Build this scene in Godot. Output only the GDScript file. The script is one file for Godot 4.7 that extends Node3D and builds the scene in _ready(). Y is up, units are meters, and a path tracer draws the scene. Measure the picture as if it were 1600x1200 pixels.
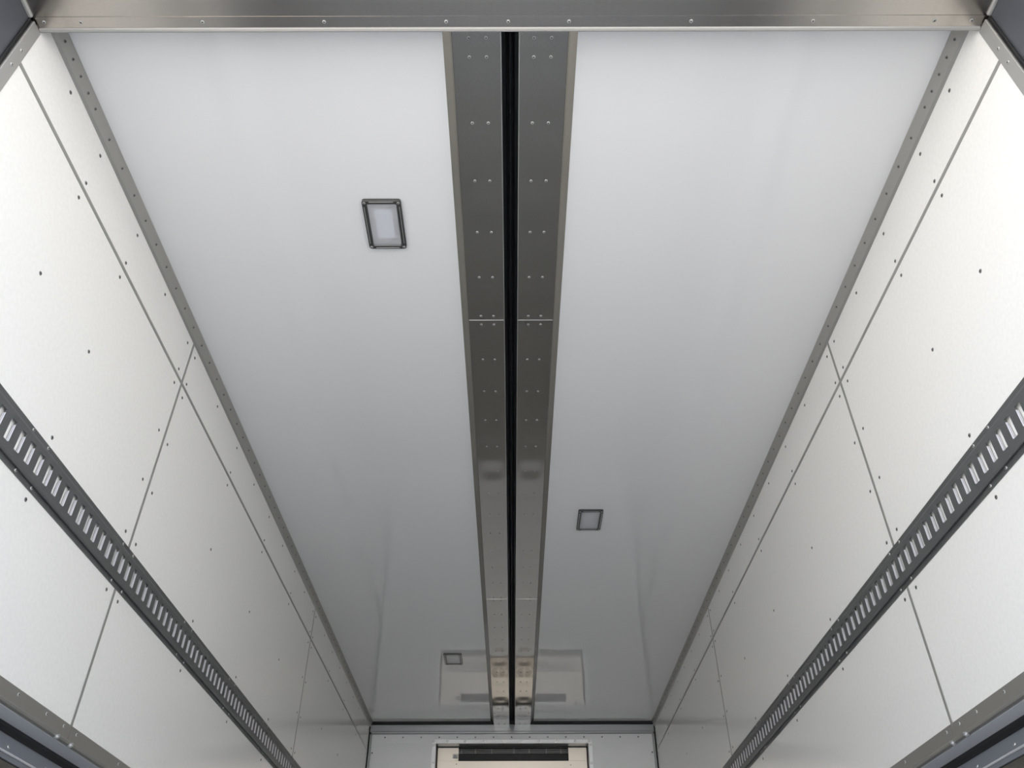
extends Node3D
# Inside of a white-lined wing-roof truck body, seen from its open rear end looking up at the roof.
# Axes: x across the body, y up (0 = camera height), -z towards the front bulkhead. Metres.

const WX := 1.1          # inner wall face
const CEIL := 1.921      # ceiling face
const ZR := -0.975       # inner edge of rear door frame
const ZF := -6.57        # front end of walls and ceiling
const ZB := -6.6         # face of the front bulkhead
const FLOOR := -0.45
const GROUND := -1.45

var M := {}
var used := {}
var rivet_mesh: ArrayMesh
var wall_rivet_mesh: ArrayMesh
var bolt_mesh: ArrayMesh
var frame_bolt_mesh: ArrayMesh
var cove_rivet_mesh: ArrayMesh

func _ready() -> void:
	view_and_light()
	materials()
	rivet_mesh = make_rivet(0.0046, 0.0019, M.rivet)
	wall_rivet_mesh = make_rivet(0.0056, 0.0015, M.rivet_dull)
	cove_rivet_mesh = make_rivet(0.0043, 0.0017, M.rivet_dull)
	bolt_mesh = make_bolt(1.0, M.bolt)
	frame_bolt_mesh = make_bolt(1.35, M.frame_bolt)
	outside()
	floor_and_shell()
	for s in [-1, 1]:
		side_wall(s)
	ceiling()
	front_bulkhead()
	rear_frame()
	for s in [-1, 1]:
		cove(s)
		hinge_cover(s)
		wing_sill(s)
		side_gate(s)
		lashing_rails(s)
	center_seal()
	front_seal()
	cooling_unit()
	ceiling_lights()

# ------------------------------------------------------------------ camera, sky, exposure
func view_and_light() -> void:
	var cam := Camera3D.new()
	cam.name = "camera"
	var p := 0.676074733
	var ro := -0.002888412
	var ya := -0.000780553
	var r := Vector3(cos(ya), 0, -sin(ya))
	var u := Vector3(sin(ya) * sin(p), cos(p), cos(ya) * sin(p))
	var f := Vector3(-sin(ya) * cos(p), sin(p), -cos(ya) * cos(p))
	var r2 := r * cos(ro) + u * sin(ro)
	var u2 := u * cos(ro) - r * sin(ro)
	cam.transform = Transform3D(Basis(r2, u2, -f), Vector3(0.00155, 0, 0))
	cam.fov = rad_to_deg(2.0 * atan(600.0 / 1275.80553))
	cam.near = 0.02
	cam.far = 500.0
	add_child(cam)
	cam.current = true
	var sky_m := ProceduralSkyMaterial.new()
	sky_m.sky_top_color = Color(0.40, 0.46, 0.55)
	sky_m.sky_horizon_color = Color(1.0, 0.995, 0.98)
	sky_m.sky_curve = 0.15
	sky_m.ground_bottom_color = Color(0.45, 0.44, 0.42)
	sky_m.ground_horizon_color = Color(0.80, 0.80, 0.79)
	sky_m.sky_energy_multiplier = 1.55
	var sky := Sky.new()
	sky.sky_material = sky_m
	var env := Environment.new()
	env.background_mode = Environment.BG_SKY
	env.sky = sky
	env.ambient_light_source = Environment.AMBIENT_SOURCE_SKY
	env.tonemap_mode = Environment.TONE_MAPPER_LINEAR
	env.tonemap_exposure = 2.78
	env.sdfgi_enabled = true
	env.ssao_enabled = true
	env.ssil_enabled = true
	var sun := DirectionalLight3D.new()
	sun.name = "sun"
	sun.light_color = Color(1.0, 0.975, 0.94)
	sun.light_energy = 4.5
	sun.light_angular_distance = 1.5
	sun.shadow_enabled = true
	add_child(sun)
	sun.look_at_from_position(Vector3.ZERO, Vector3(0.12, -0.47, 0.88), Vector3.UP)
	var we := WorldEnvironment.new()
	we.name = "world_environment"
	we.environment = env
	add_child(we)

# ------------------------------------------------------------------ materials
func std(col: Color, rough: float, metal := 0.0, spec := 0.5) -> StandardMaterial3D:
	var m := StandardMaterial3D.new()
	m.albedo_color = col
	m.roughness = rough
	m.metallic = metal
	m.metallic_specular = spec
	return m

func noise_tex(seed_: int, freq: float, w: int, h: int, octaves := 3, as_normal := 0.0, lo := 0.0, hi := 1.0) -> ImageTexture:
	var n := FastNoiseLite.new()
	n.seed = seed_
	n.frequency = freq
	n.fractal_octaves = octaves
	n.noise_type = FastNoiseLite.TYPE_SIMPLEX_SMOOTH
	var im := n.get_seamless_image(w, h)
	im.convert(Image.FORMAT_RGB8)
	if as_normal > 0.0:
		im.bump_map_to_normal_map(as_normal)
	elif lo > 0.0 or hi < 1.0:
		for y in h:
			for x in w:
				var v := lerpf(lo, hi, im.get_pixel(x, y).r)
				im.set_pixel(x, y, Color(v, v, v))
	im.generate_mipmaps()
	return ImageTexture.create_from_image(im)

func materials() -> void:
	var fine := noise_tex(3, 0.09, 256, 256, 4, 0.0, 0.975, 1.0)
	var brush := noise_tex(7, 0.15, 512, 512, 3, 0.0, 0.80, 1.0)
	# white coated steel of the walls: satin
	var w := std(Color(0.965, 0.96, 0.945), 0.13)
	w.albedo_texture = fine
	w.uv1_triplanar = true
	w.uv1_world_triplanar = true
	w.uv1_scale = Vector3(3, 3, 3)
	M.wall = w
	# white glossy gel coat of the roof lining
	var c := std(Color(0.91, 0.91, 0.91), 0.035)
	M.ceiling = c
	# mill-finish stainless sheet
	var s := std(Color(0.70, 0.685, 0.66), 0.24, 1.0)
	s.albedo_texture = brush
	s.uv1_triplanar = true
	s.uv1_world_triplanar = true
	s.uv1_scale = Vector3(60, 60, 0.8)
	M.steel = s
	var s2 := s.duplicate() as StandardMaterial3D
	s2.roughness = 0.10
	s2.albedo_color = Color(0.755, 0.74, 0.715)
	M.steel_bright = s2
	var sx := s.duplicate() as StandardMaterial3D
	sx.uv1_scale = Vector3(0.8, 60, 60)
	sx.albedo_color = Color(0.80, 0.775, 0.745)
	M.steel_cross = sx
	M.cove = std(Color(0.66, 0.655, 0.635), 0.42, 0.45)
	M.sill = std(Color(0.60, 0.59, 0.565), 0.38, 0.5)
	M.alu = std(Color(0.80, 0.80, 0.79), 0.34, 1.0)
	M.zinc = std(Color(0.475, 0.482, 0.482), 0.42, 0.7)
	M.zinc_bright = std(Color(0.86, 0.86, 0.88), 0.38, 0.6)
	M.rivet = std(Color(0.70, 0.70, 0.69), 0.40, 0.5)
	M.rivet_dull = std(Color(0.46, 0.46, 0.45), 0.45, 0.4)
	M.bolt = std(Color(0.74, 0.74, 0.74), 0.38, 0.6)
	M.flange = std(Color(0.68, 0.675, 0.66), 0.40, 0.45)
	M.frame_bolt = std(Color(0.80, 0.80, 0.80), 0.3, 0.9)
	M.sealant = std(Color(0.64, 0.635, 0.62), 0.5)
	M.pin = std(Color(0.12, 0.12, 0.12), 0.5, 0.6)
	M.joint = std(Color(0.60, 0.60, 0.58), 0.45, 0.2)
	M.rubber = std(Color(0.035, 0.037, 0.045), 0.55)
	M.coated = std(Color(0.70, 0.715, 0.735), 0.38, 0.1)
	M.gate_rail = std(Color(0.47, 0.485, 0.51), 0.38, 0.2)
	M.post = std(Color(0.36, 0.37, 0.395), 0.35, 0.3)
	M.bulkhead = std(Color(0.965, 0.97, 0.975), 0.4, 0.15)
	M.header = std(Color(0.62, 0.63, 0.64), 0.3, 0.6)
	M.frame_white = std(Color(0.97, 0.975, 0.98), 0.52, 0.9)
	M.cream = std(Color(0.97, 0.935, 0.885), 0.45, 0.85)
	M.dark = std(Color(0.10, 0.105, 0.11), 0.5)
	M.slot = std(Color(0.30, 0.31, 0.33), 0.5)
	M.wire = std(Color(0.82, 0.82, 0.82), 0.4, 0.5)
	M.sticker = std(Color(0.90, 0.90, 0.88), 0.5)
	M.lamp_frame = std(Color(0.34, 0.34, 0.335), 0.35, 0.7)
	M.lamp_line = std(Color(0.80, 0.80, 0.79), 0.3, 0.9)
	var lens := std(Color(0.90, 0.905, 0.92), 0.25)
	lens.transparency = BaseMaterial3D.TRANSPARENCY_ALPHA
	lens.albedo_color.a = 0.4
	M.lens = lens
	M.board = std(Color(0.90, 0.915, 0.94), 0.5)
	M.tray = std(Color(0.70, 0.69, 0.68), 0.5)
	M.led = std(Color(0.86, 0.84, 0.68), 0.4)
	var fl := std(Color(0.86, 0.855, 0.845), 0.35)
	fl.albedo_texture = fine
	fl.uv1_triplanar = true
	fl.uv1_world_triplanar = true
	fl.uv1_scale = Vector3(2, 2, 2)
	M.floor = fl
	var gd := std(Color(0.72, 0.71, 0.69), 0.9)
	gd.albedo_texture = fine
	gd.uv1_triplanar = true
	gd.uv1_world_triplanar = true
	gd.uv1_scale = Vector3(0.5, 0.5, 0.5)
	M.ground = gd
	M.skin = std(Color(0.90, 0.90, 0.90), 0.4)

# ------------------------------------------------------------------ helpers
# the roof half over one side carries two lights, the other one
func side_phrase(s: int) -> String:
	return "on the side with two ceiling lights" if s < 0 else "on the side with one ceiling light"

func numbered(n: String) -> String:
	if not used.has(n):
		used[n] = 0
		return n
	used[n] += 1
	return "%s_%03d" % [n, used[n]]

func tag(o: Node, label: String, category: String, group := "", kind := "") -> void:
	o.set_meta("label", label)
	o.set_meta("category", category)
	if group != "":
		o.set_meta("group", group)
	if kind != "":
		o.set_meta("kind", kind)

func top(called: String, at: Vector3, label: String, category: String, group := "", kind := "") -> Node3D:
	var o := Node3D.new()
	o.name = numbered(called)
	add_child(o)
	o.position = at
	tag(o, label, category, group, kind)
	return o

func part(called: String, mesh: Mesh, mat: Material, parent: Node3D, at := Vector3.ZERO, label := "") -> MeshInstance3D:
	var mi := MeshInstance3D.new()
	mi.name = called
	mi.mesh = mesh
	if mat != null:
		mi.material_override = mat
	mi.position = at
	parent.add_child(mi, true)
	if label != "":
		mi.set_meta("label", label)
	return mi

func quad(st: SurfaceTool, a: Vector3, b: Vector3, c: Vector3, d: Vector3, n: Vector3) -> void:
	var v := [a, b, c, d]
	if (b - a).cross(c - a).dot(n) > 0.0:
		v = [a, d, c, b]
	for i in [0, 1, 2, 0, 2, 3]:
		st.set_normal(n)
		st.add_vertex(v[i])

func tri(st: SurfaceTool, a: Vector3, b: Vector3, c: Vector3, n: Vector3) -> void:
	st.set_normal(n)
	st.add_vertex(a)
	st.set_normal(n)
	if (b - a).cross(c - a).dot(n) > 0.0:
		st.add_vertex(c)
		st.set_normal(n)
		st.add_vertex(b)
	else:
		st.add_vertex(b)
		st.set_normal(n)
		st.add_vertex(c)

func begin() -> SurfaceTool:
	var st := SurfaceTool.new()
	st.begin(Mesh.PRIMITIVE_TRIANGLES)
	return st

# chamfered box between two corners
func add_box(st: SurfaceTool, lo: Vector3, hi: Vector3, ch := 0.001) -> void:
	var a := Vector3(minf(lo.x, hi.x), minf(lo.y, hi.y), minf(lo.z, hi.z))
	var b := Vector3(maxf(lo.x, hi.x), maxf(lo.y, hi.y), maxf(lo.z, hi.z))
	var c := minf(ch, 0.45 * minf(b.x - a.x, minf(b.y - a.y, b.z - a.z)))
	var mid := (a + b) * 0.5
	var h := (b - a) * 0.5
	var ax := [Vector3.RIGHT, Vector3.UP, Vector3.BACK]
	for i in 3:
		var j := (i + 1) % 3
		var k := (i + 2) % 3
		for s in [-1.0, 1.0]:
			var o: Vector3 = mid + ax[i] * h[i] * s
			var uu: Vector3 = ax[j] * (h[j] - c)
			var vv: Vector3 = ax[k] * (h[k] - c)
			quad(st, o - uu - vv, o + uu - vv, o + uu + vv, o - uu + vv, ax[i] * s)
			# chamfers between face i(s) and j(t)
			for t in [-1.0, 1.0]:
				var e1: Vector3 = mid + ax[i] * h[i] * s + ax[j] * (h[j] - c) * t
				var e2: Vector3 = mid + ax[i] * (h[i] - c) * s + ax[j] * h[j] * t
				var w: Vector3 = ax[k] * (h[k] - c)
				quad(st, e1 - w, e1 + w, e2 + w, e2 - w, (ax[i] * s + ax[j] * t).normalized())
	for sx in [-1.0, 1.0]:
		for sy in [-1.0, 1.0]:
			for sz in [-1.0, 1.0]:
				var g := Vector3(sx, sy, sz)
				tri(st, mid + (h - Vector3(0, c, c)) * g, mid + (h - Vector3(c, 0, c)) * g, mid + (h - Vector3(c, c, 0)) * g, g.normalized())

func box(lo: Vector3, hi: Vector3, ch := 0.001) -> ArrayMesh:
	var st := begin()
	add_box(st, lo, hi, ch)
	return st.commit()

# closed profile in x/y (mirrored by s) drawn along z
func add_extrusion(st: SurfaceTool, pts: Array, z0: float, z1: float, s := 1.0) -> void:
	var p := PackedVector2Array()
	for q in pts:
		p.append(Vector2(q[0] * s, q[1]))
	var area := 0.0
	for i in p.size():
		var n := p[(i + 1) % p.size()]
		area += p[i].x * n.y - n.x * p[i].y
	if area < 0.0:
		p.reverse()
	for i in p.size():
		var a := p[i]
		var b := p[(i + 1) % p.size()]
		var d := b - a
		if d.length() < 1e-6:
			continue
		var n3 := Vector3(d.y, -d.x, 0).normalized()
		quad(st, Vector3(a.x, a.y, z0), Vector3(b.x, b.y, z0), Vector3(b.x, b.y, z1), Vector3(a.x, a.y, z1), n3)
	var idx := Geometry2D.triangulate_polygon(p)
	for i in range(0, idx.size(), 3):
		for e in [[z0, signf(z0 - z1)], [z1, signf(z1 - z0)]]:
			tri(st, Vector3(p[idx[i]].x, p[idx[i]].y, e[0]), Vector3(p[idx[i + 1]].x, p[idx[i + 1]].y, e[0]), Vector3(p[idx[i + 2]].x, p[idx[i + 2]].y, e[0]), Vector3(0, 0, e[1]))

func extrusion(pts: Array, z0: float, z1: float, s := 1.0) -> ArrayMesh:
	var st := begin()
	add_extrusion(st, pts, z0, z1, s)
	return st.commit()

func lathe(profile: Array, seg: int, mat: Material, mesh: ArrayMesh) -> ArrayMesh:
	# profile: [radius, height] from rim to centre, about +y
	var st := begin()
	for i in profile.size() - 1:
		for k in seg:
			var a0 := TAU * k / seg
			var a1 := TAU * (k + 1) / seg
			var r0: float = profile[i][0]
			var r1: float = profile[i + 1][0]
			var y0: float = profile[i][1]
			var y1: float = profile[i + 1][1]
			var sl := Vector2(y1 - y0, r0 - r1).normalized()   # outward, up
			var am := (a0 + a1) * 0.5
			var n := Vector3(cos(am) * sl.x, sl.y, sin(am) * sl.x)
			var A := Vector3(cos(a0) * r0, y0, sin(a0) * r0)
			var B := Vector3(cos(a1) * r0, y0, sin(a1) * r0)
			var C := Vector3(cos(a1) * r1, y1, sin(a1) * r1)
			var D := Vector3(cos(a0) * r1, y1, sin(a0) * r1)
			if r1 < 1e-5:
				tri(st, A, B, C, n)
			else:
				quad(st, A, B, C, D, n)
	st.commit(mesh)
	mesh.surface_set_material(mesh.get_surface_count() - 1, mat)
	return mesh

func make_rivet(r: float, h: float, mat: Material) -> ArrayMesh:
	var m := ArrayMesh.new()
	lathe([[r, 0.0], [r * 0.9, h * 0.55], [r * 0.62, h], [r * 0.40, h * 0.9]], 8, mat, m)
	lathe([[r * 0.40, h * 0.9], [0.0, h * 0.25]], 8, M.pin, m)
	return m

func make_bolt(k: float, mat: Material) -> ArrayMesh:
	var m := ArrayMesh.new()
	lathe([[0.0085 * k, 0.0], [0.0085 * k, 0.001], [0.0052 * k, 0.0012], [0.0052 * k, 0.0044 * k], [0.0038 * k, 0.0054 * k], [0.0, 0.0056 * k]], 8, mat, m)
	return m

func facing(n: Vector3) -> Basis:
	var t := Vector3.BACK if absf(n.z) < 0.9 else Vector3.RIGHT
	var x := n.cross(t).normalized()
	return Basis(x, n, x.cross(n))

func rivet(parent: Node3D, at: Vector3, n: Vector3, mesh: Mesh = null, called := "rivet") -> void:
	var mi := part(called, mesh if mesh != null else rivet_mesh, null, parent, at)
	mi.basis = facing(n.normalized())

# ------------------------------------------------------------------ surroundings and shell
func outside() -> void:
	var g := top("ground", Vector3(0, GROUND, 0), "pale concrete yard the truck stands on", "ground", "", "structure")
	part("slab", box(Vector3(-60, -0.3, -60), Vector3(60, 0, 60)), M.ground, g)

func floor_and_shell() -> void:
	var f := top("floor", Vector3(0, FLOOR, 0), "grey metal load floor of the truck body", "floor", "", "structure")
	part("floor_plate", box(Vector3(-1.2, -0.12, -6.8), Vector3(1.2, 0, -0.72), 0.004), M.floor, f)

func side_wall(s: int) -> void:
	var side := "left" if s < 0 else "right"
	var w := top("wall_" + side, Vector3.ZERO, "white riveted sheet-panel side wall " + side_phrase(s), "wall", "riveted side walls", "structure")
	part("wall_core", box(Vector3(s * 1.104, 0.60, ZR), Vector3(s * 1.165, 2.02, ZF), 0.002), M.skin, w)
	var cols := [[ZR, -2.118], [-2.130, -4.348], [-4.360, ZF]]
	var ztop := [[1.136, 1.324, 1.602, 1.847, 2.078], [2.158, 2.437, 2.712, 2.989, 3.266, 3.543, 3.820, 4.066, 4.313], [4.393, 4.66, 4.923, 5.197, 5.471, 5.761, 6.025, 6.29, 6.52]]
	var zlow := [[1.324, 1.603, 2.076], [2.158, 2.710, 3.267, 3.818, 4.313], [4.393, 4.921, 5.469, 6.023, 6.52]]
	var zfield := [[1.327, 1.606], [2.708, 3.268, 3.819], [4.920, 5.470, 6.023]]
	var n := Vector3(-s, 0, 0)
	for i in 3:
		var a: float = cols[i][0]
		var b: float = cols[i][1]
		var up := part("wall_panel", box(Vector3(s * 1.105, 1.7165, a), Vector3(s * WX, 1.935, b), 0.0008), M.wall, w)
		var lo := part("wall_panel", box(Vector3(s * 1.105, 0.572, a), Vector3(s * WX, 1.7045, b), 0.0008), M.wall, w)
		for z in ztop[i]:
			rivet(up, Vector3(s * WX, 1.850, -z), n, wall_rivet_mesh)
		for z in zlow[i]:
			rivet(up, Vector3(s * WX, 1.733, -z), n, wall_rivet_mesh)
			rivet(lo, Vector3(s * WX, 1.675, -z), n, wall_rivet_mesh)
		for z in zfield[i]:
			rivet(lo, Vector3(s * WX, 1.400, -z), n, wall_rivet_mesh)
			rivet(lo, Vector3(s * WX, 1.127, -z), n, wall_rivet_mesh)
			rivet(lo, Vector3(s * WX, 0.956, -z), n, wall_rivet_mesh)
		var edges := []
		if i > 0:
			edges.append(-a + 0.028 if i == 1 else -a + 0.030)
		if i < 2:
			edges.append(-b - 0.040)
		for z in edges:
			for y in [1.486, 1.306, 1.132, 0.955]:
				rivet(lo, Vector3(s * WX, y, -z), n, wall_rivet_mesh)
	# joint strips between the sheets
	part("joint_strip", box(Vector3(s * 1.105, 1.7045, ZR), Vector3(s * (WX - 0.0008), 1.7165, ZF), 0.0006), M.joint, w)
	for z in [-2.124, -4.354]:
		part("joint_strip", box(Vector3(s * 1.105, 1.7165, z + 0.006), Vector3(s * (WX - 0.0008), 1.935, z - 0.006), 0.0006), M.joint, w)
		part("joint_strip", box(Vector3(s * 1.105, 0.572, z + 0.006), Vector3(s * (WX - 0.0008), 1.7045, z - 0.006), 0.0006), M.joint, w)

func ceiling() -> void:
	var c := top("ceiling", Vector3.ZERO, "white glossy roof lining on both sides of the central hinge covers", "ceiling", "", "structure")
	for s in [-1, 1]:
		part("ceiling_panel", lining(s), M.ceiling, c)
		part("roof_skin", box(Vector3(s * 0.09, CEIL + 0.002, ZR + 0.1), Vector3(s * 1.165, CEIL + 0.11, ZF), 0.004), M.skin, c)
	part("roof_ridge", box(Vector3(-0.0895, CEIL + 0.04, ZR + 0.1), Vector3(0.0895, CEIL + 0.12, -6.9), 0.004), M.skin, c)

# thin moulded sheet: very slightly uneven along its length, as rolled panels are
func lining(s: int) -> ArrayMesh:
	var n := FastNoiseLite.new()
	n.seed = 21 + s
	n.frequency = 1.0
	n.fractal_octaves = 2
	var st := begin()
	st.set_smooth_group(0)
	var nx := 60
	var nz := 40
	var x0 := 0.09
	var z0 := ZR + 0.1
	var pos := func(i: int, k: int) -> Vector3:
		var x := lerpf(x0, WX, float(i) / nx)
		var z := lerpf(z0, ZF, float(k) / nz)
		var edge := smoothstep(0.0, 0.08, WX - x) * smoothstep(0.0, 0.08, x - 0.15)
		return Vector3(s * x, CEIL + 0.00022 * edge * n.get_noise_2d(x * 5.0, z * 0.25), z)
	for k in nz:
		for i in nx:
			var a: Vector3 = pos.call(i, k)
			var b: Vector3 = pos.call(i + 1, k)
			var cc: Vector3 = pos.call(i + 1, k + 1)
			var d: Vector3 = pos.call(i, k + 1)
			var v := [a, b, cc, d]
			if (b - a).cross(cc - a).dot(Vector3.DOWN) > 0.0:
				v = [a, d, cc, b]
			for j in [0, 1, 2, 0, 2, 3]:
				st.add_vertex(v[j])
	st.index()
	st.generate_normals()
	return st.commit()

# ------------------------------------------------------------------ front bulkhead
func front_bulkhead() -> void:
	var w := top("wall_front", Vector3.ZERO, "white front bulkhead with a rivet row under a grey head rail", "wall", "", "structure")
	# sheet around the cooling unit opening
	var ox := 0.588
	var y0 := 1.340
	var y1 := 1.768
	var st := begin()
	add_box(st, Vector3(-1.082, FLOOR, ZB - 0.02), Vector3(1.082, y0, ZB), 0.0004)
	add_box(st, Vector3(-1.082, y1, ZB - 0.02), Vector3(1.082, 1.834, ZB), 0.0004)
	add_box(st, Vector3(-1.082, y0, ZB - 0.02), Vector3(-ox, y1, ZB), 0.0004)
	add_box(st, Vector3(ox, y0, ZB - 0.02), Vector3(1.082, y1, ZB), 0.0004)
	var sheet := part("bulkhead_sheet", st.commit(), M.bulkhead, w)
	for k in range(-7, 8):
		rivet(sheet, Vector3(-0.004 + 0.1392 * k, 1.812, ZB), Vector3.BACK, wall_rivet_mesh)
	for s in [-1, 1]:
		for k in 12:
			rivet(sheet, Vector3(s * 1.066, 1.70 - 0.14 * k, ZB), Vector3.BACK, wall_rivet_mesh)
	part("head_rail", extrusion_x([[ZB - 0.02, 1.834], [ZB + 0.006, 1.834], [ZB + 0.010, 1.838], [ZB + 0.010, 1.850], [ZB + 0.014, 1.853], [ZB + 0.014, 1.900], [ZB - 0.02, 1.900]], -1.096, 1.096), M.header, w)
	for s in [-1, 1]:
		part("corner_post", box(Vector3(s * 1.078, FLOOR, ZB - 0.02), Vector3(s * 1.096, 1.838, ZB + 0.008), 0.003), M.header, w)
	part("outer_skin", box(Vector3(-1.165, FLOOR - 0.1, ZB - 0.30), Vector3(1.165, 2.03, ZB - 0.21), 0.004), M.skin, w)
	for s in [-1, 1]:
		part("outer_side", box(Vector3(s * 1.0975, FLOOR - 0.1, ZB - 0.21), Vector3(s * 1.165, 2.03, ZB - 0.004), 0.004), M.skin, w)
	part("outer_head", box(Vector3(-1.0965, 1.9025, ZB - 0.21), Vector3(1.0965, 1.957, ZB - 0.004), 0.004), M.skin, w)

# profile in z/y drawn along x
func extrusion_x(pts: Array, x0: float, x1: float) -> ArrayMesh:
	var st := begin()
	var p := PackedVector2Array()
	for q in pts:
		p.append(Vector2(q[0], q[1]))
	var area := 0.0
	for i in p.size():
		var n := p[(i + 1) % p.size()]
		area += p[i].x * n.y - n.x * p[i].y
	if area < 0.0:
		p.reverse()
	for i in p.size():
		var a := p[i]
		var b := p[(i + 1) % p.size()]
		var d := b - a
		quad(st, Vector3(x0, a.y, a.x), Vector3(x0, b.y, b.x), Vector3(x1, b.y, b.x), Vector3(x1, a.y, a.x), Vector3(0, -d.x, d.y).normalized())
	var idx := Geometry2D.triangulate_polygon(p)
	for i in range(0, idx.size(), 3):
		for e in [[x0, signf(x0 - x1)], [x1, signf(x1 - x0)]]:
			tri(st, Vector3(e[0], p[idx[i]].y, p[idx[i]].x), Vector3(e[0], p[idx[i + 1]].y, p[idx[i + 1]].x), Vector3(e[0], p[idx[i + 2]].y, p[idx[i + 2]].x), Vector3(e[1], 0, 0))
	return st.commit()

# ------------------------------------------------------------------ rear portal frame
func rear_frame() -> void:
	var d := top("door_1", Vector3.ZERO, "stainless rear door frame with riveted flange around the opening", "door frame", "", "structure")
	# head: plate on the underside, flange strip with rivets, rounded edge
	part("head_box", box(Vector3(-1.2, 1.846, -0.62), Vector3(1.2, 2.05, ZR + 0.012), 0.004), M.steel_cross, d)
	part("head_plate", box(Vector3(-1.0985, 1.8425, -0.62), Vector3(1.0985, 1.8455, -0.940), 0.0008), M.steel_cross, d)
	var fl := part("head_flange", extrusion_x([[-0.9385, 1.8457], [-0.9385, 1.8415], [-0.9642, 1.8412], [-0.9644, 1.8442], [-0.9755, 1.8442], [-0.9755, 1.93], [-0.970, 1.93], [-0.970, 1.8457]], -1.098, 1.098), M.steel_cross, d)
	part("sealant_bead", extrusion_x([[-0.9646, 1.8440], [-0.9646, 1.8408], [-0.9672, 1.8382], [-0.9720, 1.8376], [-0.9752, 1.8396], [-0.9752, 1.8440]], -1.098, 1.098), M.sealant, d)
	for x in [-1.080, -0.995, -0.713, -0.431, -0.148, -0.004, 0.137, 0.420, 0.703, 0.985, 1.071]:
		rivet(fl, Vector3(x, 1.841, -0.951), Vector3.DOWN)
	for s in [-1, 1]:
		part("post_box", box(Vector3(s * 1.108, FLOOR - 0.1, -0.62), Vector3(s * 1.2, 1.8458, ZR + 0.002), 0.003), M.post, d)
		part("corner_bead", box(Vector3(s * 1.099, 1.8355, -0.62), Vector3(s * 1.110, 1.8457, -0.9385), 0.003), M.sealant, d)
		part("door_seal", box(Vector3(s * 1.1015, FLOOR, -0.936), Vector3(s * 1.1078, 1.835, -0.9455), 0.002), M.rubber, d)
		var pf := part("post_flange", box(Vector3(s * 1.0985, FLOOR, -0.946), Vector3(s * 1.1078, 1.8375, -0.9785), 0.0012), M.flange, d)
		for k in 30:
			var y := 1.735 - 0.057 * float(k % 2) - 0.28 * float(k / 2)
			if y > FLOOR + 0.05:
				rivet(pf, Vector3(s * 1.0985, y, -0.962), Vector3(-s, 0, 0))

# ------------------------------------------------------------------ trims along the length
func cove(s: int) -> void:
	var t := top("trim_%d" % (1 if s < 0 else 2), Vector3.ZERO, "riveted grey cove strip under the ceiling edge " + side_phrase(s), "trim", "riveted cove strips", "structure")
	var pts := [[1.1035, 1.882], [1.0998, 1.882], [1.0925, 1.8865], [1.0795, 1.917], [1.0795, 1.923], [1.1035, 1.923]]
	var a := Vector2(1.0925, 1.8865)
	var b := Vector2(1.0795, 1.917)
	var m := a.lerp(b, 0.5)
	var n := Vector3(-s * (b - a).y, (b - a).x, 0).normalized()
	var strip := part("cove_strip", extrusion(pts, ZR, ZF, s), M.cove, t)
	var z := 1.032
	var zs := [1.030, 1.077, 1.123, 1.170, 1.216]
	while z < 6.5:
		z = 1.216 + 0.0935 * float(zs.size() - 4)
		if z < 6.5:
			zs.append(z)
	for q in zs:
		rivet(strip, Vector3(s * m.x, m.y, -q), n, cove_rivet_mesh)

func hinge_cover(s: int) -> void:
	var t := top("hinge_cover", Vector3(0, CEIL, 0), "stainless cover plates along the roof gap " + side_phrase(s), "hinge cover", "stainless roof hinge covers")
	var cuts := [[-0.90, -2.0215], [-2.0225, -4.2695], [-4.2705, -6.585]]
	var y := 1.900 - CEIL
	# sloped flange next to the lining, one run
	part("side_flange", extrusion([[0.1425, y + 0.0005], [0.147, y + 0.0045], [0.166, -0.001], [0.1665, 0.003], [0.0215, 0.003], [0.0215, y + 0.006], [0.1425, y + 0.006]], -0.90, -6.585, s), M.steel, t)
	for i in 3:
		var z0: float = cuts[i][0]
		var z1: float = cuts[i][1]
		var rows := []
		if i == 0:
			rows = [1.022, 1.072, 1.259, 1.447, 1.636, 1.823, 2.002]
		else:
			var first: float = -z0 + 0.0215
			var last: float = -z1 - 0.0195
			var cnt := int(round((last - first) / 0.1855))
			for k in cnt + 1:
				rows.append(first + (last - first) * float(k) / float(cnt))
		var plate := part("cover_plate", pillow_plate(0.0235, 0.1415, z0, z1, y, rows, s), M.steel_bright, t)
		if i > 0:
			part("plate_edge", box(Vector3(s * 0.0237, y - 0.0018, z0 + 0.0012), Vector3(s * 0.1413, y + 0.0004, z0 - 0.0004), 0.0004), M.alu, plate)
		for z in rows:
			for x in [0.0585, 0.101]:
				rivet(plate, Vector3(s * x, y - 0.0001, -z), Vector3.DOWN)
	# inner turned-down edge
	part("inner_edge", box(Vector3(s * 0.0212, y - 0.0025, -0.90), Vector3(s * 0.0236, 0.003, -6.585), 0.0005), M.alu, t)

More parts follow.
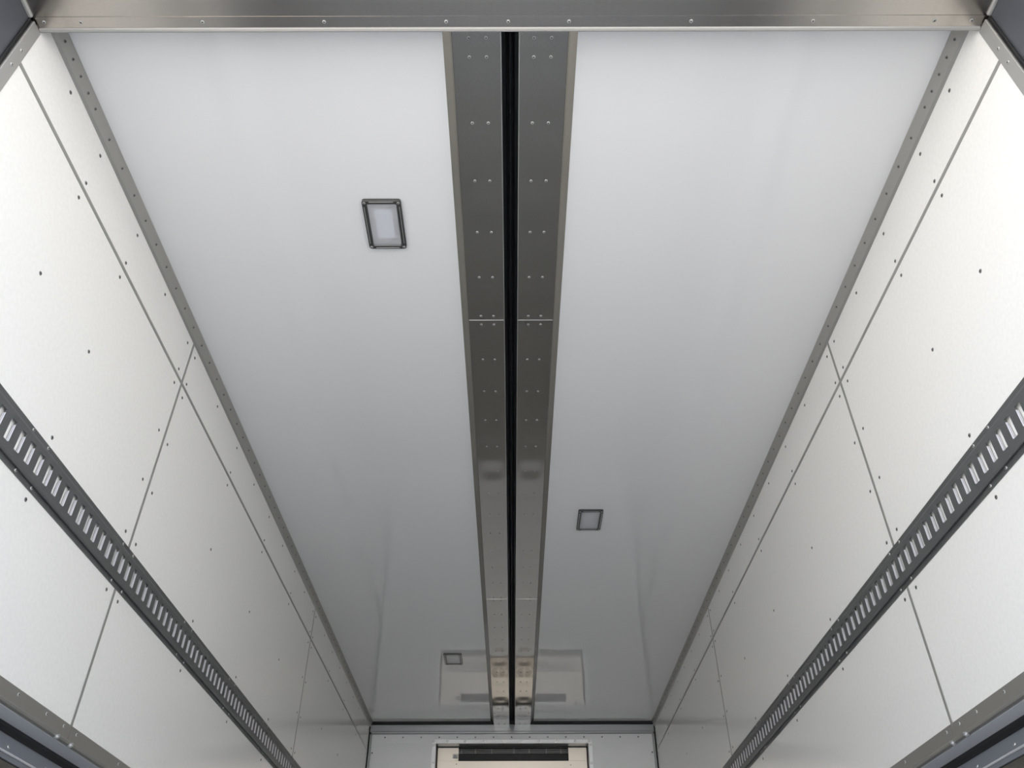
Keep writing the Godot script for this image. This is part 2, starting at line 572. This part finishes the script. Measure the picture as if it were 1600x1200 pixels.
# thin plate, pulled in at its rivet rows and slightly bulged between them
func pillow_plate(x0: float, x1: float, z0: float, z1: float, y: float, rows: Array, s: int) -> ArrayMesh:
	var st := begin()
	st.set_smooth_group(0)
	var nx := 10
	var nz := int(absf(z1 - z0) / 0.012)
	var pos := func(i: int, k: int) -> Vector3:
		var fx := float(i) / nx
		var z := lerpf(z0, z1, float(k) / nz)
		var best := 1.0
		var prev := -10.0
		var next := 10.0
		for r in rows:
			if r <= -z:
				prev = maxf(prev, r)
			else:
				next = minf(next, r)
		var g := next - prev
		var bulge := 0.0
		if g < 1.0:
			bulge = 0.5 - 0.5 * cos(TAU * (-z - prev) / g)
			bulge *= minf(1.0, g / 0.18)
		var lat := sin(PI * clampf(fx, 0.0, 1.0))
		return Vector3(s * lerpf(x0, x1, fx), y - 0.0011 * bulge * lat, z)
	for k in nz:
		for i in nx:
			var a: Vector3 = pos.call(i, k)
			var b: Vector3 = pos.call(i + 1, k)
			var c: Vector3 = pos.call(i + 1, k + 1)
			var d: Vector3 = pos.call(i, k + 1)
			var v := [a, b, c, d]
			if (b - a).cross(c - a).dot(Vector3.DOWN) > 0.0:
				v = [a, d, c, b]
			for j in [0, 1, 2, 0, 2, 3]:
				st.add_vertex(v[j])
	st.index()
	st.generate_normals()
	return st.commit()

func center_seal() -> void:
	var t := top("roof_seal", Vector3(0, CEIL, 0), "black rubber seal running in the gap between the roof halves", "rubber seal")
	part("seal_strip", extrusion([[-0.090, 0.0385], [-0.090, 0.016], [-0.012, 0.012], [-0.006, -0.002], [-0.002, 0.010], [0.002, 0.010], [0.006, -0.002], [0.012, 0.012], [0.090, 0.016], [0.090, 0.0385]], -0.90, -6.59), M.rubber, t)

func front_seal() -> void:
	var t := top("front_seal", Vector3(0, CEIL, ZF), "black rubber seal framing the top and sides of the front bulkhead", "rubber seal")
	part("seal_head", box(Vector3(-1.1, -0.021, -0.0005), Vector3(1.1, 0.028, -0.026), 0.003), M.rubber, t)
	for s in [-1, 1]:
		part("seal_side", box(Vector3(s * 1.0965, FLOOR - CEIL, -0.002), Vector3(s * 1.115, -0.0215, -0.0325), 0.003), M.rubber, t)
		part("seal_corner", extrusion([[1.096, -0.020], [1.096, -0.092], [1.080, -0.084], [1.080, -0.0835], [1.096, -0.0775]], 0.0, -0.012, s), M.rubber, t)

func wing_sill(s: int) -> void:
	var t := top("wing_sill", Vector3(s * WX, 0.575, 0), "riveted metal sill under the side wall " + side_phrase(s), "sill", "lower wall sills")
	# flange on the wall, bead, then a face leaning out to the seal; local x: 0 = wall face, + outward
	var pts := [[0.004, 0.037], [-0.002, 0.037], [-0.002, 0.005], [-0.0055, 0.003], [-0.0075, -0.001], [-0.006, -0.005], [0.0, -0.0065], [0.004, -0.0065], [0.004, 0.025]]
	for run in [[ZR - 0.004, -2.1235], [-2.1245, ZF]]:
		var r := part("sill_rail", extrusion(pts, run[0], run[1], s), M.sill, t)
		var z := 1.01
		for q in [1.29, 1.57, 1.85, 1.990, 2.085, 2.160, 2.440, 2.72, 3.0, 3.28, 3.56, 3.84, 4.12, 4.31, 4.395, 4.67, 4.95, 5.23, 5.51, 5.79, 6.07, 6.35]:
			if -q < run[0] and -q > run[1]:
				rivet(r, Vector3(-s * 0.002, 0.026, -q), Vector3(-s, 0, 0))
	for q in [2.062, 2.138, 1.08, 4.30, 4.38]:
		rivet(t, Vector3(-s * 0.0055, -0.0048, -q), Vector3(-s, -1.2, 0), bolt_mesh, "bolt")
	part("sill_face", extrusion([[0.0042, -0.0086], [0.036, -0.022], [0.06, -0.022], [0.06, 0.020], [0.0042, 0.025]], ZR - 0.004, ZF, s), M.coated, t)
	part("sill_seal", extrusion([[0.030, -0.0195], [0.026, -0.030], [0.030, -0.041], [0.055, -0.044], [0.055, -0.0225]], ZR - 0.004, ZF, s), M.rubber, t)

func side_gate(s: int) -> void:
	var t := top("side_gate", Vector3(s * WX, FLOOR, 0), "grey side gate with capped top rail " + side_phrase(s), "side gate", "hinged side gates")
	var y := 0.531 - FLOOR
	part("top_rail", extrusion([[0.065, y + 0.004], [0.031, y + 0.004], [0.026, y], [0.0005, y - 0.038], [0.0005, y - 0.055], [0.065, y - 0.055]], ZR - 0.004, ZF, s), M.gate_rail, t)
	part("rail_lip", box(Vector3(s * 0.0004, y - 0.040, ZR - 0.004), Vector3(-s * 0.0035, y - 0.0445, ZF), 0.0012), M.frame_white, t)
	part("gate_panel", box(Vector3(s * 0.003, 0.002, ZR - 0.004), Vector3(s * 0.062, y - 0.0553, ZF), 0.002), M.steel, t)
	for q in [1.36, 1.63, 1.90, 2.085, 2.36, 2.63, 2.9, 3.2, 3.5, 3.8]:
		rivet(t, Vector3(s * 0.0075, y - 0.0275, -q), Vector3(-s * 0.83, 0.55, 0))
	for q in [1.43, 1.98, 2.53, 3.08]:
		rivet(t, Vector3(s * 0.003, y - 0.068, -q), Vector3(-s, 0, 0), bolt_mesh, "bolt")

# ------------------------------------------------------------------ slotted lashing rails
func lashing_rails(s: int) -> void:
	var lip := box(Vector3(-s * 0.0004, -0.0235, -0.0009), Vector3(s * 0.0066, 0.0205, 0.0009), 0.0007)
	var runs := [[1.0, 2.6765], [2.6775, 6.56]]
	for i in 2:
		var z0: float = runs[i][0]
		var z1: float = runs[i][1]
		var where := "from the rear door frame " if i == 0 else "reaching the front bulkhead "
		var t := top("lashing_rail", Vector3(s * WX, 1.0365, 0), "dark slotted lashing rail " + where + side_phrase(s), "lashing rail", ["rear lashing rails", "front lashing rails"][i])
		# flanges and the sides of the raised web; local x: 0 = wall face, - inward (times s)
		var yl := 0.990 - 1.0365
		var yu := 1.0835 - 1.0365
		var st := begin()
		add_extrusion(st, [[-0.0002, 0.9765 - 1.0365], [-0.0022, 0.9765 - 1.0365], [-0.0022, yl + 0.001], [-0.0078, yl - 0.001], [-0.0090, yl + 0.0004], [-0.010, yl + 0.0042], [-0.010, yl + 0.0052], [-0.0078, yl + 0.0052], [-0.0078, yl + 0.003], [-0.0002, yl + 0.003]], -z0, -z1, s)
		add_extrusion(st, [[-0.0002, 1.1025 - 1.0365], [-0.0022, 1.1025 - 1.0365], [-0.0022, yu - 0.001], [-0.0070, yu + 0.001], [-0.0086, yu + 0.0006], [-0.010, yu - 0.0045], [-0.010, yu - 0.0052], [-0.0078, yu - 0.0052], [-0.0078, yu - 0.003], [-0.0002, yu - 0.003]], -z0, -z1, s)
		part("flange", st.commit(), M.zinc, t)
		# web with slots
		var pitch := 0.0462
		var first := 1.6225
		var hy0 := 1.0115 - 1.0365
		var hy1 := 1.0655 - 1.0365
		var a := yl + 0.0052
		var b := yu - 0.0052
		var xf := -s * 0.0100
		var xb := -s * 0.0076
		var n := Vector3(-s, 0, 0)
		var ws := begin()
		var z := z0
		var slots := []
		var k := -20
		while first + pitch * k < z1:
			var h := first + pitch * k
			if h > z0 + 0.005 and h + 0.021 < z1 - 0.008:
				slots.append(h)
			k += 1
		for h in slots:
			var h1: float = h + 0.021
			quad(ws, Vector3(xf, a, -z), Vector3(xf, b, -z), Vector3(xf, b, -h), Vector3(xf, a, -h), n)
			quad(ws, Vector3(xb, a, -z), Vector3(xb, b, -z), Vector3(xb, b, -h), Vector3(xb, a, -h), -n)
			for yy in [[a, hy0], [hy1, b]]:
				quad(ws, Vector3(xf, yy[0], -h), Vector3(xf, yy[1], -h), Vector3(xf, yy[1], -h1), Vector3(xf, yy[0], -h1), n)
				quad(ws, Vector3(xb, yy[0], -h), Vector3(xb, yy[1], -h), Vector3(xb, yy[1], -h1), Vector3(xb, yy[0], -h1), -n)
			quad(ws, Vector3(xf, hy0, -h), Vector3(xb, hy0, -h), Vector3(xb, hy0, -h1), Vector3(xf, hy0, -h1), Vector3.UP)
			quad(ws, Vector3(xf, hy1, -h), Vector3(xb, hy1, -h), Vector3(xb, hy1, -h1), Vector3(xf, hy1, -h1), Vector3.DOWN)
			quad(ws, Vector3(xf, hy0, -h), Vector3(xb, hy0, -h), Vector3(xb, hy1, -h), Vector3(xf, hy1, -h), Vector3(0, 0, -1))
			quad(ws, Vector3(xf, hy0, -h1), Vector3(xb, hy0, -h1), Vector3(xb, hy1, -h1), Vector3(xf, hy1, -h1), Vector3(0, 0, 1))
			z = h1
		quad(ws, Vector3(xf, a, -z), Vector3(xf, b, -z), Vector3(xf, b, -z1), Vector3(xf, a, -z1), n)
		part("slotted_web", ws.commit(), M.zinc, t)
		for h in slots:
			part("slot_lip", lip, M.zinc_bright, t, Vector3(-s * 0.0092, 0.0015, -(h + 0.0212)))
		var r := 1.530 - 0.5545
		while r < z1:
			for q in [r, r + 0.0755]:
				if q > z0 + 0.008 and q < z1 - 0.008:
					for y in [0.9855, 1.0955]:
						rivet(t, Vector3(-s * 0.0022, y - 1.0365, -q), n)
			r += 0.5545

# ------------------------------------------------------------------ cooling unit in the bulkhead
func cooling_unit() -> void:
	var o := Vector3(0, 1.316, ZB)
	var t := top("cooling_unit", o, "recessed cream cooling unit with dark air grille in the front bulkhead", "cooling unit")
	var zz := 0.0
	var fr := part("mounting_frame", null, M.frame_white, t)
	var st := begin()
	var fx := 0.612
	var fi := 0.583
	add_box(st, Vector3(-fx, 0.450, 0.0002), Vector3(fx, 0.478, 0.004), 0.001)
	add_box(st, Vector3(-fx, 0.0, 0.0002), Vector3(fx, 0.028, 0.004), 0.001)
	for s in [-1, 1]:
		add_box(st, Vector3(s * fx, 0.0281, 0.0002), Vector3(s * fi, 0.4499, 0.004), 0.001)
	fr.mesh = st.commit()
	for x in [-0.600, -0.494, -0.360, -0.212, -0.073, 0.066, 0.203, 0.342, 0.482, 0.592]:
		rivet(fr, Vector3(x, 0.464, 0.004), Vector3.BACK, frame_bolt_mesh, "bolt")
		rivet(fr, Vector3(x, 0.014, 0.004), Vector3.BACK, frame_bolt_mesh, "bolt")
	for s in [-1, 1]:
		for y in [0.437, 0.305, 0.170, 0.045]:
			rivet(fr, Vector3(s * 0.598, y, 0.004), Vector3.BACK, frame_bolt_mesh, "bolt")
	# recess box
	st = begin()
	add_box(st, Vector3(-0.589, 0.453, -0.19), Vector3(0.589, 0.459, -0.0202), 0.0005)
	add_box(st, Vector3(-0.589, 0.017, -0.19), Vector3(0.589, 0.023, -0.0202), 0.0005)
	for s in [-1, 1]:
		add_box(st, Vector3(s * 0.589, 0.0231, -0.19), Vector3(s * 0.583, 0.4529, -0.0202), 0.0005)
	part("recess", st.commit(), M.header, t)
	# cover panel with the grille opening left free
	var gx0 := -0.414
	var gx1 := 0.434
	st = begin()
	add_box(st, Vector3(-0.576, 0.028, -0.116), Vector3(0.576, 0.352, -0.110), 0.0012)
	add_box(st, Vector3(-0.576, 0.3521, -0.116), Vector3(gx0, 0.448, -0.110), 0.0012)
	add_box(st, Vector3(gx1, 0.3521, -0.116), Vector3(0.576, 0.448, -0.110), 0.0012)
	var cov := part("cover_panel", st.commit(), M.cream, t)
	for p in [[-0.428, 0.330], [0.449, 0.322], [-0.432, 0.228], [0.453, 0.228]]:
		rivet(cov, Vector3(p[0], p[1], -0.110), Vector3.BACK)
	# rows of intake slots
	for r in 4:
		for k in 15:
			var x := -0.535 + 0.0712 * k
			part("intake_slot", box(Vector3(x, 0.094 + 0.0225 * r, -0.1105), Vector3(x + 0.060, 0.1045 + 0.0225 * r, -0.1085), 0.0008), M.slot, t)
	# outlet grille: dark duct, deflector blade, wires
	st = begin()
	add_box(st, Vector3(gx0, 0.352, -0.185), Vector3(gx1, 0.4525, -0.180), 0.0005)
	add_box(st, Vector3(gx0, 0.3521, -0.180), Vector3(gx0 + 0.004, 0.4525, -0.106), 0.0005)
	add_box(st, Vector3(gx1 - 0.004, 0.3521, -0.180), Vector3(gx1, 0.4525, -0.106), 0.0005)
	part("outlet_duct", st.commit(), M.dark, t)
	var gr := part("outlet_grille", box(Vector3(gx0, 0.352, -0.1095), Vector3(gx1, 0.403, -0.103), 0.001), M.dark, t)
	part("grille_bar", box(Vector3(gx0, 0.441, -0.1095), Vector3(gx1, 0.452, -0.103), 0.001), M.dark, gr)
	for y in [0.407, 0.418, 0.430]:
		part("wire", box(Vector3(gx0, y, -0.108), Vector3(gx1, y + 0.0028, -0.105), 0.0006), M.wire, gr)
	for x in [gx0 + 0.02, -0.285, -0.16, 0.012, 0.13, 0.262, 0.375]:
		part("wire", box(Vector3(x, 0.403, -0.1085), Vector3(x + 0.0028, 0.441, -0.1055), 0.0006), M.wire, gr)
	# warning sticker beside the grille
	var sk := part("sticker", box(Vector3(-0.458, 0.368, -0.110), Vector3(-0.418, 0.402, -0.1092), 0.0002), M.sticker, t, Vector3.ZERO, "small white warning sticker with a triangle")
	var tm := begin()
	var outer := [Vector3(-0.438, 0.396, -0.1088), Vector3(-0.451, 0.374, -0.1088), Vector3(-0.425, 0.374, -0.1088)]
	var cen := Vector3(-0.438, 0.3813, -0.1088)
	for i in 3:
		var a: Vector3 = outer[i]
		var b: Vector3 = outer[(i + 1) % 3]
		quad(tm, a, b, cen.lerp(b, 0.72), cen.lerp(a, 0.72), Vector3.BACK)
	part("warning_triangle", tm.commit(), M.pin, sk)

# ------------------------------------------------------------------ ceiling lights
func ceiling_lights() -> void:
	var spots := [
		[Vector3(-0.3795, CEIL, -1.619), "grey-framed rectangular ceiling light closest to the rear door head"],
		[Vector3(0.3700, CEIL, -3.420), "grey-framed rectangular ceiling light alone on its half of the roof"],
		[Vector3(-0.3795, CEIL, -5.228), "grey-framed rectangular ceiling light closest to the front cooling unit"]]
	var first := make_light()
	for i in 3:
		var o: Node3D = first if i == 0 else first.duplicate()
		o.name = numbered("ceiling_light")
		add_child(o)
		o.position = spots[i][0]
		tag(o, spots[i][1], "ceiling light", "ceiling lights")

func rounded_rect(hx: float, hz: float, r: float, seg: int) -> PackedVector2Array:
	var p := PackedVector2Array()
	for c in 4:
		var cx := (hx - r) * (1.0 if c == 0 or c == 3 else -1.0)
		var cz := (hz - r) * (1.0 if c < 2 else -1.0)
		for k in seg + 1:
			var a := PI * 0.5 * (c + float(k) / seg)
			p.append(Vector2(cx + cos(a) * r, cz + sin(a) * r))
	return p

# ring between two rounded outlines at given heights (y), same point count
func band(st: SurfaceTool, a: PackedVector2Array, ya: float, b: PackedVector2Array, yb: float, down: bool) -> void:
	for i in a.size():
		var j := (i + 1) % a.size()
		var A := Vector3(a[i].x, ya, a[i].y)
		var B := Vector3(a[j].x, ya, a[j].y)
		var C := Vector3(b[j].x, yb, b[j].y)
		var D := Vector3(b[i].x, yb, b[i].y)
		var n := (C - A).cross(D - B)
		if n.length() < 1e-12:
			continue
		n = n.normalized()
		var rad := Vector3(A.x + C.x, 0, A.z + C.z)
		if down:
			if n.y > 0.0:
				n = -n
		elif n.dot(rad) < 0.0:
			n = -n
		quad(st, A, B, C, D, n)

func plate(st: SurfaceTool, a: PackedVector2Array, y: float) -> void:
	for i in a.size():
		var j := (i + 1) % a.size()
		tri(st, Vector3(0, y, 0), Vector3(a[i].x, y, a[i].y), Vector3(a[j].x, y, a[j].y), Vector3.DOWN)

func make_light() -> Node3D:
	var t := Node3D.new()
	var hx := 0.0575
	var hz := 0.0935
	var o := rounded_rect(hx, hz, 0.008, 4)
	var o2 := rounded_rect(hx - 0.0015, hz - 0.0015, 0.0075, 4)
	var i1 := rounded_rect(hx - 0.0125, hz - 0.0125, 0.007, 4)
	var i2 := rounded_rect(hx - 0.0145, hz - 0.0145, 0.006, 4)
	var st := begin()
	band(st, o, 0.0, o, -0.0085, false)
	band(st, o, -0.0085, o2, -0.010, true)
	band(st, o2, -0.010, i1, -0.010, true)
	band(st, i1, -0.010, i2, -0.0065, true)
	band(st, i2, -0.0065, i2, 0.0, true)
	part("frame", st.commit(), M.lamp_frame, t)
	st = begin()
	plate(st, i2, -0.0070)
	part("lens", st.commit(), M.lens, t)
	st = begin()
	plate(st, i2, -0.0004)
	part("tray", st.commit(), M.tray, t)
	part("led_board", box(Vector3(-0.027, -0.0030, -0.056), Vector3(0.027, -0.0005, 0.056), 0.0003), M.board, t)
	for z in [-0.060, 0.062]:
		part("tray_screw", box(Vector3(0.017, -0.0052, z - 0.003), Vector3(0.023, -0.0005, z + 0.003), 0.001), M.dark, t)
	for e in [[-1, 0], [1, 0], [0, -1], [0, 1]]:
		var c := Vector3(e[0] * (hx - 0.0055), -0.0101, e[1] * (hz - 0.0055))
		var h := Vector3(0.0011 if e[0] != 0 else 0.036, 0.0005, 0.0011 if e[1] != 0 else 0.071)
		part("frame_rib", box(c - h, c + h, 0.0003), M.lamp_line, t)
	for sx in [-1, 1]:
		for sz in [-1, 1]:
			rivet(t, Vector3(sx * (hx - 0.0075), -0.010, sz * (hz - 0.0085)), Vector3.DOWN, null, "screw")
	return t
